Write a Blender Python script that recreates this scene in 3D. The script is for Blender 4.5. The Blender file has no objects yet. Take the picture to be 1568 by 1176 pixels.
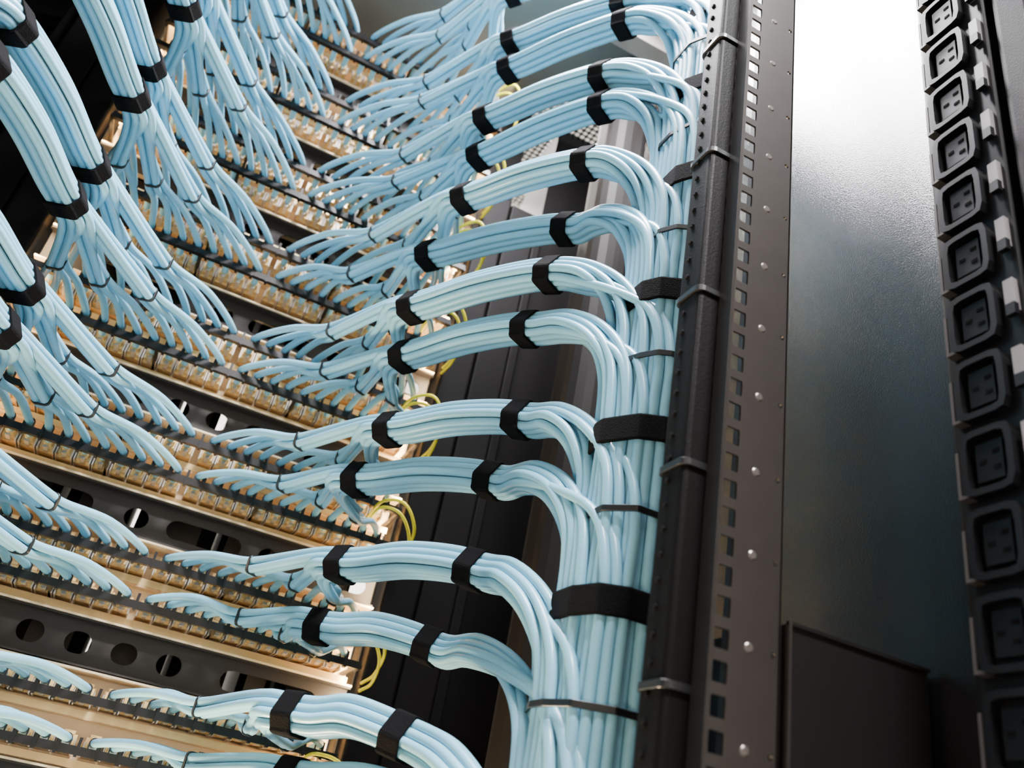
import bpy, math, random
from mathutils import Vector, Matrix
random.seed(7)
ZO=1.0   # camera height above the floor
# ---------------------------------------------------------------- materials
def mat(name,col,rough=.5,metal=0.0,noise=0.0,nscale=40,bump=0.0,spec=None,coat=0,crough=.2):
    m=bpy.data.materials.new(name); m.use_nodes=True
    nt=m.node_tree; b=nt.nodes['Principled BSDF']
    b.inputs['Base Color'].default_value=(*col,1)
    b.inputs['Roughness'].default_value=rough
    b.inputs['Metallic'].default_value=metal
    if spec is not None: b.inputs['Specular IOR Level'].default_value=spec
    if coat:
        b.inputs['Coat Weight'].default_value=coat; b.inputs['Coat Roughness'].default_value=crough
    if noise or bump:
        tc=nt.nodes.new('ShaderNodeTexCoord'); n=nt.nodes.new('ShaderNodeTexNoise')
        n.inputs['Scale'].default_value=nscale; n.inputs['Detail'].default_value=5
        nt.links.new(tc.outputs['Object'],n.inputs['Vector'])
        if noise:
            mx=nt.nodes.new('ShaderNodeMix'); mx.data_type='RGBA'
            mx.inputs[6].default_value=(*[c*(1-noise) for c in col],1)
            mx.inputs[7].default_value=(*[min(1,c*(1+noise)) for c in col],1)
            nt.links.new(n.outputs['Fac'],mx.inputs[0]); nt.links.new(mx.outputs[2],b.inputs['Base Color'])
        if bump:
            bp=nt.nodes.new('ShaderNodeBump'); bp.inputs['Strength'].default_value=bump; bp.inputs['Distance'].default_value=.001
            nt.links.new(n.outputs['Fac'],bp.inputs['Height']); nt.links.new(bp.outputs['Normal'],b.inputs['Normal'])
            if coat: nt.links.new(bp.outputs['Normal'],b.inputs['Coat Normal'])
    return m
M_cable=mat('cable_jacket_aqua',(.205,.455,.59),.30,noise=.08,nscale=25)
M_velcro=mat('hook_loop_black',(.003,.003,.0035),.95,bump=.8,nscale=900,spec=.1)
M_zip=mat('zip_tie_black',(.006,.006,.007),.35)
M_gold=mat('jack_shield_metal',(.97,.66,.31),.24,.45,noise=.15,nscale=60)
M_cream=mat('panel_cream_metal',(.92,.71,.45),.32,.3,noise=.1,nscale=30)
M_bar=mat('lacing_bar_black',(.005,.0045,.005),.3)
M_dark=mat('powder_coat_black',(.0035,.003,.003),.5,bump=.25,nscale=700,spec=.08)
M_blank=mat('panel_dark_grey',(.026,.022,.02),.45,.2,bump=.1,nscale=500)
M_box=mat('enclosure_dark',(.005,.0045,.0045),.45,bump=.2,nscale=500,spec=.2)
M_rail=mat('rail_zinc_dark',(.034,.029,.027),.36,.5,noise=.15,nscale=80)
M_rivet=mat('rivet_bright',(.16,.14,.13),.3,.7)
M_wall=mat('side_panel_paint',(.003,.0028,.0034),.24,bump=.28,nscale=900,spec=.7,coat=.8,crough=.2)
M_roof=mat('roof_grey',(.085,.09,.085),.5,.1,noise=.1,nscale=8)
M_steel=mat('steel_light',(.60,.55,.5),.3,.7)
M_brown=mat('post_brown_black',(.008,.0065,.006),.5,.1,spec=.12)
M_pdu=mat('pdu_body_black',(.005,.005,.006),.4,spec=.3)
M_sock=mat('socket_plastic',(.004,.004,.005),.42,spec=.3)
M_latch=mat('latch_grey',(.26,.235,.24),.45,.1)
M_clip=mat('clip_grey',(.09,.08,.08),.4,.4)
M_yel=mat('earth_wire_yellow',(.85,.72,.01),.4)
M_room=mat('room_paint',(.7,.68,.64),.8,noise=.03,nscale=4)
M_floor=mat('floor_tile_grey',(.25,.25,.25),.5,noise=.1,nscale=6)

# ---------------------------------------------------------------- mesh builder
class MB:
    def __init__(s): s.v=[];s.f=[];s.m=[];s.mats=[]
    def mi(s,m):
        if m not in s.mats: s.mats.append(m)
        return s.mats.index(m)
    def add(s,vs,fs,m):
        o=len(s.v); s.v+= [tuple(v) for v in vs]
        k=s.mi(m)
        for f in fs: s.f.append([i+o for i in f]); s.m.append(k)
    def box(s,x0,x1,y0,y1,z0,z1,m,bev=0):
        if bev<=0:
            vs=[(x,y,z) for x in(x0,x1) for y in(y0,y1) for z in(z0,z1)]
            s.add(vs,[(0,1,3,2),(4,6,7,5),(0,4,5,1),(2,3,7,6),(0,2,6,4),(1,5,7,3)],m); return
        pts=[]
        for (cx,cy,a0) in((x1-bev,y1-bev,0),(x0+bev,y1-bev,90),(x0+bev,y0+bev,180),(x1-bev,y0+bev,270)):
            for i in range(5):
                a=math.radians(a0+i*22.5); pts.append((cx+bev*math.cos(a),cy+bev*math.sin(a)))
        n=len(pts)
        vs=[(x,y,z0) for x,y in pts]+[(x,y,z1) for x,y in pts]
        fs=[(i,(i+1)%n,n+(i+1)%n,n+i) for i in range(n)]+[tuple(range(n))[::-1],tuple(range(n,2*n))]
        s.add(vs,fs,m)
    def cyl(s,c,ax,r0,r1,L,m,n=12):
        ax=Vector(ax).normalized(); c=Vector(c)
        u=ax.orthogonal().normalized(); w=ax.cross(u)
        vs=[]
        for k,(r,l) in enumerate(((r0,0),(r1,L))):
            for i in range(n):
                a=2*math.pi*i/n; vs.append(c+ax*l+u*r*math.cos(a)+w*r*math.sin(a))
        fs=[(i,(i+1)%n,n+(i+1)%n,n+i) for i in range(n)]+[tuple(range(n))[::-1],tuple(range(n,2*n))]
        s.add(vs,fs,m)
    def obj(s,name,parent=None,smooth=False):
        me=bpy.data.meshes.new(name); me.from_pydata(s.v,[],s.f)
        for m in s.mats: me.materials.append(m)
        me.polygons.foreach_set('material_index',s.m)
        if smooth: me.polygons.foreach_set('use_smooth',[True]*len(s.f))
        me.update()
        o=bpy.data.objects.new(name,me); bpy.context.collection.objects.link(o)
        if parent: o.parent=parent
        return o
def ray_rr(th,a,b,r):
    dx,dy=math.cos(th),math.sin(th)
    lo,hi=0,2*(a+b)
    for _ in range(24):
        t=(lo+hi)/2; px=abs(dx*t)-(a-r); py=abs(dy*t)-(b-r)
        d=math.hypot(max(px,0),max(py,0))+min(max(px,py),0)-r
        if d>0: hi=t
        else: lo=t
    return lo
def ringcell(mb,f,cu,cv,w,h,a,b,r,t,m,N=24,outer=None):
    ca=math.atan2(h/2,w/2)
    base=[]
    for i in range(N):
        th=2*math.pi*i/N+.01
        base.append(math.atan2(math.sin(th)*b,math.cos(th)*a)%(2*math.pi))
    angs=sorted(base+([ca,math.pi-ca,math.pi+ca,2*math.pi-ca] if not outer else []))
    n=len(angs); I=[];O=[]
    for th in angs:
        ri=ray_rr(th,a,b,r); c,sn=math.cos(th),math.sin(th)
        if outer: ro=ray_rr(th,*outer)
        else: ro=min((w/2)/max(abs(c),1e-9),(h/2)/max(abs(sn),1e-9))
        I.append((cu+c*ri,cv+sn*ri)); O.append((cu+c*ro,cv+sn*ro))
    vs=[f(u,v,0) for u,v in I]+[f(u,v,0) for u,v in O]+[f(u,v,t) for u,v in I]+[f(u,v,t) for u,v in O]
    fs=[]
    for i in range(n):
        j=(i+1)%n
        fs+=[(i,j,n+j,n+i),(2*n+i,3*n+i,3*n+j,2*n+j),(i,2*n+i,2*n+j,j)]
        if outer: fs.append((n+i,n+j,3*n+j,3*n+i))
    mb.add(vs,fs,m)
def hull(pts):
    pts=sorted(set(pts))
    def cr(o,a,b): return (a[0]-o[0])*(b[1]-o[1])-(a[1]-o[1])*(b[0]-o[0])
    L=[]
    for p in pts:
        while len(L)>1 and cr(L[-2],L[-1],p)<=0: L.pop()
        L.append(p)
    U=[]
    for p in reversed(pts):
        while len(U)>1 and cr(U[-2],U[-1],p)<=0: U.pop()
        U.append(p)
    return L[:-1]+U[:-1]
def strap(mb,C,b,n,t,offs,r,width,thick,m,head=False,tab=True):
    pts=[]
    for (p,q) in offs:
        for i in range(16):
            a=2*math.pi*i/16; pts.append((round(p+(r)*math.cos(a),6),round(q+(r)*math.sin(a),6)))
    H=hull(pts); N=len(H)
    cx=sum(p[0] for p in H)/N; cy=sum(p[1] for p in H)/N
    def P(p,off,w):
        d=math.hypot(p[0]-cx,p[1]-cy); k=(d+off)/d
        return C+b*(cx+(p[0]-cx)*k)+n*(cy+(p[1]-cy)*k)+t*w
    vs=[]; fs=[]
    for i,p in enumerate(H):
        th=thick+(thick*.7 if tab and (N*.1<i<N*.45) else 0)
        vs+=[P(p,-.0005,-width/2),P(p,th*.8,-width/2),P(p,th,-width/2*.88),P(p,th,width/2*.88),P(p,th*.8,width/2),P(p,-.0005,width/2)]
    for i in range(N):
        j=(i+1)%N
        for k in range(5): fs.append((i*6+k,i*6+k+1,j*6+k+1,j*6+k))
    mb.add(vs,fs,m)
    if head:
        p=H[int(N*.62)%N]; c=P(p,.0015,0); s=.0022
        vs=[c+b*x+n*y+t*z for x in(-s,s) for y in(-s,s) for z in(-s,s)]
        mb.add(vs,[(0,1,3,2),(4,6,7,5),(0,4,5,1),(2,3,7,6),(0,2,6,4),(1,5,7,3)],m)

# ---------------------------------------------------------------- camera (1 m above floor, 30 mm lens, looking up and to the right, rolled)
Z_=Vector((473,-2268,1296)).normalized(); X_=Vector((3816,1537,1296)); X_=(X_-Z_*X_.dot(Z_)).normalized(); Y_=Z_.cross(X_)
right=Vector((X_[0],Y_[0],Z_[0])); down=Vector((X_[1],Y_[1],Z_[1])); fwd=Vector((X_[2],Y_[2],Z_[2]))
cam=bpy.data.cameras.new('camera'); co=bpy.data.objects.new('camera',cam); bpy.context.collection.objects.link(co)
R=Matrix((right,-down,-fwd)).transposed()
co.matrix_world=Matrix.Translation((0,0,ZO))@R.to_4x4()
cam.sensor_width=36; cam.lens=29.76; cam.clip_start=.01
cam.dof.use_dof=True; cam.dof.focus_distance=.72; cam.dof.aperture_fstop=6.3
bpy.context.scene.camera=co
# strap stations (x,y) of each right hand bundle, metres
V={'0u':((0.135,0.689),(0.2,0.623)),'1l':((0.160,0.815),(0.246,0.742)),'1u':((0.151,0.744),(0.231,0.632)),'2l':((0.148,0.774),(0.240,0.660)),
'2u':((0.156,0.732),(0.238,0.612)),'3l':((0.154,0.75),(0.229,0.610)),'3u':((0.143,0.725),(0.228,0.582)),'4l':((0.15,0.755),(0.249,0.617)),
'4u':((0.158,0.693),(0.237,0.568)),'5l':((0.168,0.72),(0.246,0.572)),'5u':((.160,.705),(.240,.575)),'6l':((0.171,0.703),(0.253,0.570)),'6u':((.165,.70),(.25,.58))}

# ---------------------------------------------------------------- rows
D=.925; JP=.0185; CR=.0039
rows=[]
for k in range(7,-2,-1):
    zt=.069+.1347*k
    rows.append((f'{k}u',zt)); rows.append((f'{k}l',zt-.043))
tri=[]
for i in range(-4,5):
    for j in range(-4,5):
        x=i+.5*j-.5; y=j*math.sqrt(3)/2-math.sqrt(3)/6
        tri.append((math.hypot(x,y),x,y))
tri.sort(); HEX=[(x*.0080,y*.0080) for d,x,y in tri[:12]]
HEX.sort(key=lambda o:(-round(o[1],5),o[0]))
XR,YC=.318,.50
sl=[]
for i in range(0,26):
    for j in range(-6,7):
        x=XR-.0034-i*.0067; y=YC+j*.0078+(.0039 if i%2 else 0)
        if abs(y-YC)<=.041: sl.append((round((XR-x)+11*(y-YC)**2,5),x,y))
sl.sort(); SL=[(x,y) for d,x,y in sl]
SPB=8
def crom(P,n=7):
    out=[]
    for i in range(len(P)-1):
        p0=P[i-1] if i>0 else P[i]*2-P[i+1]; p1=P[i]; p2=P[i+1]; p3=P[i+2] if i+2<len(P) else P[i+1]*2-P[i]
        t0=0;t1=t0+max((p1-p0).length,1e-4)**.5;t2=t1+max((p2-p1).length,1e-4)**.5;t3=t2+max((p3-p2).length,1e-4)**.5
        for k in range(n):
            t=t1+(t2-t1)*k/n
            A1=p0*((t1-t)/(t1-t0))+p1*((t-t0)/(t1-t0)); A2=p1*((t2-t)/(t2-t1))+p2*((t-t1)/(t2-t1)); A3=p2*((t3-t)/(t3-t2))+p3*((t-t2)/(t3-t2))
            B1=A1*((t2-t)/(t2-t0))+A2*((t-t0)/(t2-t0)); B2=A2*((t3-t)/(t3-t1))+A3*((t-t1)/(t3-t1))
            out.append(B1*((t2-t)/(t2-t1))+B2*((t-t1)/(t2-t1)))
    out.append(P[-1]); return out
def bundle(idx,key,z,s):
    if s>0: v1,v2=V.get(key,((.150,.705),(.232,.60)))
    else: v1,v2=(-.178,.712),(-.235,.57)
    jx=random.uniform(-.003,.003)
    zz=ZO+z
    up=Vector((0,0,1))
    v1=Vector((v1[0]+(jx if s<0 else 0),v1[1],zz)); v2=Vector((v2[0],v2[1]+jx,zz-.004))
    h=(v2-v1); h.z=0; h.normalize(); b=Vector((-h.y,h.x,0))
    if s<0: b=-b
    slots=[(s*x,y) for x,y in SL[idx*SPB:idx*SPB+SPB]]
    sc=Vector((sum(p[0] for p in slots)/len(slots),sum(p[1] for p in slots)/len(slots),0))
    tgt=Vector((sc.x,sc.y,zz))
    def arc(a,zd):
        p=v2.lerp(tgt,a); return Vector((p.x,p.y,zz+zd))
    p3=arc(.37,-.018)+h*.005; p4=arc(.70,-.043)+h*.003; p5=arc(.94,-.079)
    def fr(phi):
        c,sn=math.cos(phi),math.sin(phi); return up*c+h*sn
    free=[slots[int(i*SPB/12)] for i in range(12)]
    cu=bpy.data.curves.new('network_cable_bundle','CURVE'); cu.dimensions='3D'; cu.bevel_depth=CR; cu.bevel_resolution=3; cu.use_fill_caps=True
    cu.materials.append(M_cable)
    mb=MB(); tie=[]
    for g,(tt,oz) in enumerate(((.47,.001),(.50,-.004),(.53,-.009))):
        jm=Vector((s*(.012+JP*(g*4+1.5)),D,zz)); t_=jm.lerp(v1,tt)
        tie.append(Vector((t_.x+random.uniform(-.003,.003),t_.y+random.uniform(-.006,.006),zz+oz)))
    Q=[(-.0041,.0041),(.0041,.0041),(-.0041,-.0041),(.0041,-.0041)]
    PH=.22
    for i in range(12):
        g=i//4; X=s*(.012+JP*i); p,q=HEX[i]
        j=lambda a:random.uniform(-a,a)
        tp,tq=Q[i%4]
        tc=tie[g]+b*tp+up*tq
        best=min(free,key=lambda sp:(Vector((sp[0],sp[1],0))-sc-(b*p+h*q)*1.5).length); free.remove(best)
        sx,sy=best[0]+j(.0003),best[1]+j(.0003)
        d1=(tc-Vector((X,D,zz)))
        so=Vector((sx-sc.x,sy-sc.y,0))
        o2=b*p+fr(PH)*q; t2=h*math.cos(PH)-up*math.sin(PH)
        P=[Vector((X,.962,zz)),Vector((X,.945,zz+.001)),Vector((X+j(.001),D,zz+.003)),
           Vector((X,D,zz+.004))+d1*.45+Vector((j(.002),-.006,.003+j(.002))),
           tc-d1.normalized()*.012, tc+(v1-tie[g]).normalized()*.004,
           v1-h*.022+b*p*1.05+up*q*1.05, v1+b*p*.96+up*q*.96, v1+h*.022+b*p+up*q,
           (v1+v2)/2+up*.006+b*p*1.04+up*q*1.04,
           v2-t2*.018+o2, v2+o2*.96, v2+t2*.016+o2,
           p3+b*p+fr(.55)*q, p4+(b*p+fr(.9)*q)*.7+so*.3, p5+(b*p+fr(1.3)*q)*.18+so*.82,
           Vector((sx,sy,zz-.122)),Vector((sx,sy,zz-.17))]
        pts=crom(P,6)+[Vector((sx,sy,zz-.5)),Vector((sx,sy,.004))]
        pts=[q2 for q2 in pts if q2.z>0]
        sp=cu.splines.new('POLY'); sp.points.add(len(pts)-1)
        for k,q2 in enumerate(pts): sp.points[k].co=(q2.x,q2.y,q2.z,1)
        sp.use_smooth=True
        strap(mb,Vector((X,D,zz+.003)),Vector((1,0,0)),up,Vector((0,1,0)),[(0,0),(0,-.004)],CR,.003,.0009,M_zip,tab=False)
    o=bpy.data.objects.new('network_cable_bundle',cu); bpy.context.collection.objects.link(o)
    HH=[(p*.96,q*.96) for p,q in HEX]
    strap(mb,v1,b,up,h,HH,CR+.0006,.0175,.0015,M_velcro)
    strap(mb,v2,b,fr(PH),h*math.cos(PH)-up*math.sin(PH),HH,CR+.0006,.0175,.0015,M_velcro)
    for g in range(3):
        tt=(v1-tie[g]).normalized()
        strap(mb,tie[g]-tt*.002,b,up,tt,Q,CR,.003,.001,M_zip,head=True,tab=False)
    mb.obj('straps',o,smooth=False)
for idx,(key,z) in enumerate(rows):
    bundle(idx,key,z,1); bundle(idx,key,z,-1)

def trunk_strap(z,s,w,th,m,zipt=False):
    act=[i for i,(k,zr) in enumerate(rows) if zr-.098>z]
    if not act: return
    pts=[(s*x,y) for x,y in SL[:(max(act)+1)*SPB]]
    mb=MB(); strap(mb,Vector((0,0,ZO+z)),Vector((1,0,0)),Vector((0,1,0)),Vector((0,0,1)),pts,CR+.0008,w,th,m,tab=False,head=zipt)
    if zipt:
        strap(mb,Vector((0,0,ZO+z+.006)),Vector((1,0,0)),Vector((0,1,0)),Vector((0,0,1)),[(s*.2620,.3895),(s*.2755,.3895),(s*.2620,.4055),(s*.2755,.4055)],.0052,w,th,m,tab=False,head=True)
    mb.obj('cable_zip_tie' if zipt else 'hook_and_loop_strap')
for s in(1,-1):
    for k in range(-3,7): trunk_strap(.155+.129*k,s,.020,.0020,M_velcro)
    for k in range(-3,7): trunk_strap(.219+.129*k,s,.0045,.0014,M_zip,True)

# ---------------------------------------------------------------- patch panels
def fy(y): return lambda u,v,t:(u,y+t,v)
def jack(mb,x,z):
    mb.box(x-.0078,x+.0078,.972,1.0,z-.0085,z+.0085,M_gold)
    mb.box(x-.0066,x+.0066,.963,.972,z-.0065,z+.0070,M_gold)
    mb.box(x-.0085,x-.0072,.958,.99,z-.010,z+.004,M_steel)
    mb.box(x+.0072,x+.0085,.958,.99,z-.010,z+.004,M_steel)
    mb.box(x-.005,x+.005,.969,.995,z+.0085,z+.0115,M_gold)
    mb.cyl((x,.963,z),(0,-1,0),.0056,.0048,.009,M_gold)
    mb.box(x-.0022,x+.0022,.952,.97,z-.0088,z-.0060,M_steel)
for k in range(7,-2,-1):
    zt=ZO+.069+.1347*k; mb=MB()
    for z in(zt,zt-.043):
        for i in range(12):
            for s in(1,-1): jack(mb,s*(.012+JP*i),z)
        mb.box(-.236,.236,D-.003,D+.004,z-.0095,z-.002,M_bar)
        for i in range(25):
            x=(i-12)*JP*.985
            mb.box(x-.0014,x+.0014,D-.004,D+.005,z-.011,z+.0055,M_bar)
        for x in(-.236,-.08,.08,.236):
            mb.box(x-.002,x+.002,D,1.0,z-.0085,z-.0045,M_bar)
        mb.box(-.238,.238,.985,1.003,z-.0200,z-.0105,M_cream)
        mb.box(-.238,.238,.976,.9775,z-.0195,z-.0125,M_gold)
    mb.box(-.241,.241,1.001,1.004,zt-.066,zt+.021,M_cream)
    mb.box(-.241,.241,.955,1.003,zt+.0195,zt+.0215,M_cream)
    mb.box(-.241,.241,.960,1.003,zt-.0665,zt-.0645,M_cream)
    for s in(1,-1): mb.box(*sorted((s*.2425,s*.2445)),.972,1.006,zt-.066,zt+.0215,M_dark)
    mb.obj('patch_panel')
    mb=MB(); zc=zt-.089; f=fy(.975)
    edges=[-.241,-.205,-.055,-.010,.092,.132,.241]
    if k%2: edges=[-.241,-.150,-.105,-.060,-.015,.030,.075,.241]
    for a_,b_ in zip(edges,edges[1:]):
        w=b_-a_; ringcell(mb,f,(a_+b_)/2,zc,w,.044,min(w/2-.010,.052),.0105,.0104,.0015,M_blank,N=48)
    mb.box(-.241,.241,.962,.9765,zc+.0205,zc+.0222,M_blank); mb.box(-.241,.241,.962,.9765,zc-.0222,zc-.0205,M_blank)
    mb.obj('slotted_blank_panel')
    mb=MB()
    xs=-.225
    while xs<.21:
        w=random.uniform(.03,.10); mb.box(xs,min(xs+w,.225),1.03,1.16,zc-.05,zc+.10,M_dark)
        mb.box(xs+w*.2,min(xs+w*.8,.22),1.02,1.03,zc-.006,zc+.03,M_blank)
        xs+=w+random.uniform(.004,.014)
    mb.obj('slot_light_blocker')  # blocks added behind the slots to darken them, gaps leave bright specks
    cu=bpy.data.curves.new('earth_wire','CURVE'); cu.dimensions='3D'; cu.bevel_depth=.0018; cu.bevel_resolution=3; cu.materials.append(M_yel)
    e=random.uniform(-.006,.006)
    for dz,bul in((0,0),(-.008,.012)):
        P=[Vector((.205,.95,zt-.016+dz)),Vector((.208,.90,zt-.008+dz)),Vector((.226,.868+bul+e,zt-.014+dz)),Vector((.246,.880+bul+e,zt-.034+dz)),Vector((.250,.915,zt-.055+dz)),Vector((.247,.945,zt-.062+dz))]
        pts=crom(P); sp=cu.splines.new('POLY'); sp.points.add(len(pts)-1)
        for i,q in enumerate(pts): sp.points[i].co=(*q,1)
    o=bpy.data.objects.new('earth_wire',cu); bpy.context.collection.objects.link(o)

# ---------------------------------------------------------------- rack frame
mb=MB()
for s in(1,-1):
    def bx(x0,x1,*a,**k):
        x0,x1=sorted((s*x0,s*x1)); mb.box(x0,x1,*a,**k)
    bx(.2465,.288,.945,.99,0.02,ZO+.86,M_dark,bev=.004)
    bx(.290,.335,.950,.99,0.02,ZO+.86,M_dark,bev=.003)
    bx(.337,.352,.958,.99,0.02,ZO+.86,M_dark,bev=.003)
    bx(.354,.428,.99,1.10,0.02,ZO+1.10,M_dark)
    bx(.2465,.30,.99,1.02,0.02,ZO+1.10,M_dark)
    bx(.365,.428,.79,.87,0.02,ZO+1.10,M_brown,bev=.028)
    bx(.30,.43,.735,.765,ZO+1.06,ZO+1.085,M_steel)
    bx(.2575,.280,.385,.41,0.02,ZO+1.10,M_dark,bev=.004)
    bx(.40,.430,.225,.255,0.02,ZO+1.10,M_dark,bev=.006)
    bx(.385,.430,1.17,1.21,0.02,ZO+1.10,M_dark,bev=.006)
mb.box(-.43,.43,.225,.26,0,.03,M_dark); mb.box(-.43,.43,1.17,1.21,0,.03,M_dark)
for s in(1,-1):
    for i in range(130):
        z=.1+i*.0155; mb.cyl((s*.2575,.400,z),(-s,0,0),.0022,.0018,.0015,M_velcro,8)
mb.obj('rack_frame')
for s in(1,-1):
    mb=MB(); f=lambda u,v,t:(s*u,.37+t,v)
    n=112
    for i in range(n):
        z=.12+i*.0173
        ringcell(mb,f,.2805,z,.013,.0173,.0048,.0055,.0006,.0016,M_rail,N=16)
    z0,z1=.12-.00865,.12+(n-.5)*.0173
    x0,x1=sorted((s*.287,s*.3105)); mb.box(x0,x1,.37,.3716,z0,z1,M_rail)
    for i in range(37):
        z=.137+i*.0519
        ringcell(mb,f,.3150,z,.009,.0519,.0018,.0018,.0018,.0016,M_rail,N=16)
        mb.cyl((s*.2985,.3702,z+.0),(0,-1,0),.0032,.0020,.0008,M_rivet,20)
    x0,x1=sorted((s*.3185,s*.3200)); mb.box(x0,x1,.3700,.42,z0,z1,M_rail)
    x0,x1=sorted((s*.2728,s*.2742)); mb.box(x0,x1,.3700,.383,z0,z1,M_rail)
    mb.obj('square_hole_mounting_rail')
mb=MB(); mb.box(.431,.434,.225,1.21,.02,ZO+1.12,M_wall); mb.obj('rack_side_panel')
mb=MB(); mb.box(-.434,-.431,.225,1.21,.02,ZO+1.12,M_wall); mb.obj('rack_side_panel')
mb=MB()
mb.box(-.43,.27,.225,1.21,ZO+1.10,ZO+1.103,M_roof); mb.box(.27,.43,.225,.93,ZO+1.10,ZO+1.103,M_roof)
f=lambda u,v,t:(u,v,ZO+1.10+t)
for i in range(16):
    for j in range(28):
        ringcell(mb,f,.275+i*.01,.935+j*.01,.01,.01,.0036,.0036,.0035,.0012,M_roof,N=10)
mb.obj('rack_roof')
mb=MB()
mb.box(.3215,.425,.366,.46,.5,ZO+.142,M_box)
mb.box(.3205,.3225,.3640,.3665,.5,ZO+.143,M_rail)
mb.box(.3205,.426,.3645,.3665,ZO+.141,ZO+.143,M_box)
for i in range(6): mb.cyl((.345,.366,.6+i*.09),(0,-1,0),.003,.0028,.0015,M_box,12)
mb.obj('equipment_enclosure')
# ---------------------------------------------------------------- PDU
mb=MB()
mb.box(.4045,.4305,.262,.320,.15,ZO+1.08,M_pdu,bev=.003)
f=lambda u,v,t:(.4045-t,u,v)
cy=.2935
for i in range(38):
    z=ZO+1.03-i*.049
    if z<.2: break
    ringcell(mb,f,cy,z,1,1,.0125,.0165,.004,.0075,M_sock,N=24,outer=(.0165,.0205,.006))
    mb.box(.400,.4044,cy-.0085,cy+.0085,z-.012,z+.012,M_sock)
    for du,dv in((-.0045,-.005),(-.0045,.005),(.004,0)):
        mb.box(.3996,.4002,cy+du-.0022,cy+du+.0022,z+dv-.0012,z+dv+.0012,M_velcro)
    if z>ZO+.10:
        mb.box(.4000,.4046,.2660,.2725,z-.006,z+.017,M_latch)
        mb.box(.3960,.4000,.2640,.2700,z-.012,z-.004,M_sock)
    mb.box(.3975,.3985,.3115,.3135,z-.018,z+.010,M_clip)
    mb.box(.3975,.4046,.3070,.3135,z-.020,z-.018,M_clip)
mb.obj('power_distribution_unit')
# ---------------------------------------------------------------- lamps
def area(name,loc,target,sx,sy,power,col):
    l=bpy.data.lights.new(name,'AREA'); l.shape='RECTANGLE'; l.size=sx; l.size_y=sy; l.energy=power; l.color=col
    o=bpy.data.objects.new(name,l); bpy.context.collection.objects.link(o)
    d=Vector(target)-Vector(loc); o.location=loc; o.rotation_euler=d.to_track_quat('-Z','Y').to_euler()
    return o
area('roof_glow_fill',(.20,.57,ZO+1.09),(.20,.57,ZO),.28,.32,46,(1,.96,1))  # added light out of view, its reflection makes the side panel's white glow
mb=MB(); mb.box(.05,.35,.40,.74,ZO+1.092,ZO+1.10,M_roof); mb.obj('roof_fill_backing')  # made-up plate behind the added roof light
area('aisle_ceiling_lamp',(.25,-.5,2.75),(.1,.6,1.3),.6,.15,120,(1,.98,1))
area('warm_front_fill',(-.55,-.1,.55),(0,.95,1.2),.25,.25,6,(1,.76,.46))  # warm fill added at the front left to brighten jacks and panels
area('warm_base_fill',(-.05,.90,.42),(-.03,.985,1.3),.40,.05,44,(1,.74,.44))  # added fill raking up the panel plane, lights the jack undersides
for s,pw in((1,7),(-1,4.5)):
    l=area('panel_side_fill',(s*.2435,.945,ZO+.50),(0,0,0),1.25,.010,pw,(1,.70,.38))  # added warm fills on both sides, aimed at the patch panels
    n_=Vector((s*.85,-.53,0)).normalized(); xx=Vector((0,0,1)); yy=n_.cross(xx)
    l.rotation_euler=Matrix((xx,yy,n_)).transposed().to_euler()
area('cold_aisle_ceiling_lamp',(.5,1.8,2.85),(.5,1.8,0),1.6,.8,350,(1,.95,.88))
def slab(name,a,m):
    mb=MB(); mb.box(*a,m); return mb.obj(name)
slab('floor',(-3,3,-2,3.2,-.05,0),M_floor)
slab('ceiling',(-3,3,-2,3.2,2.9,2.95),M_room)
slab('wall_back',(-3,3,3.2,3.25,0,2.9),M_room)
slab('wall_front',(-3,3,-2.05,-2,0,2.9),M_room)
slab('wall_left',(-3.05,-3,-2,3.2,0,2.9),M_room)
slab('wall_right',(3,3.05,-2,3.2,0,2.9),M_room)
w=bpy.data.worlds.new('world'); bpy.context.scene.world=w; w.use_nodes=True
w.node_tree.nodes['Background'].inputs[0].default_value=(.5,.55,.65,1); w.node_tree.nodes['Background'].inputs[1].default_value=.015
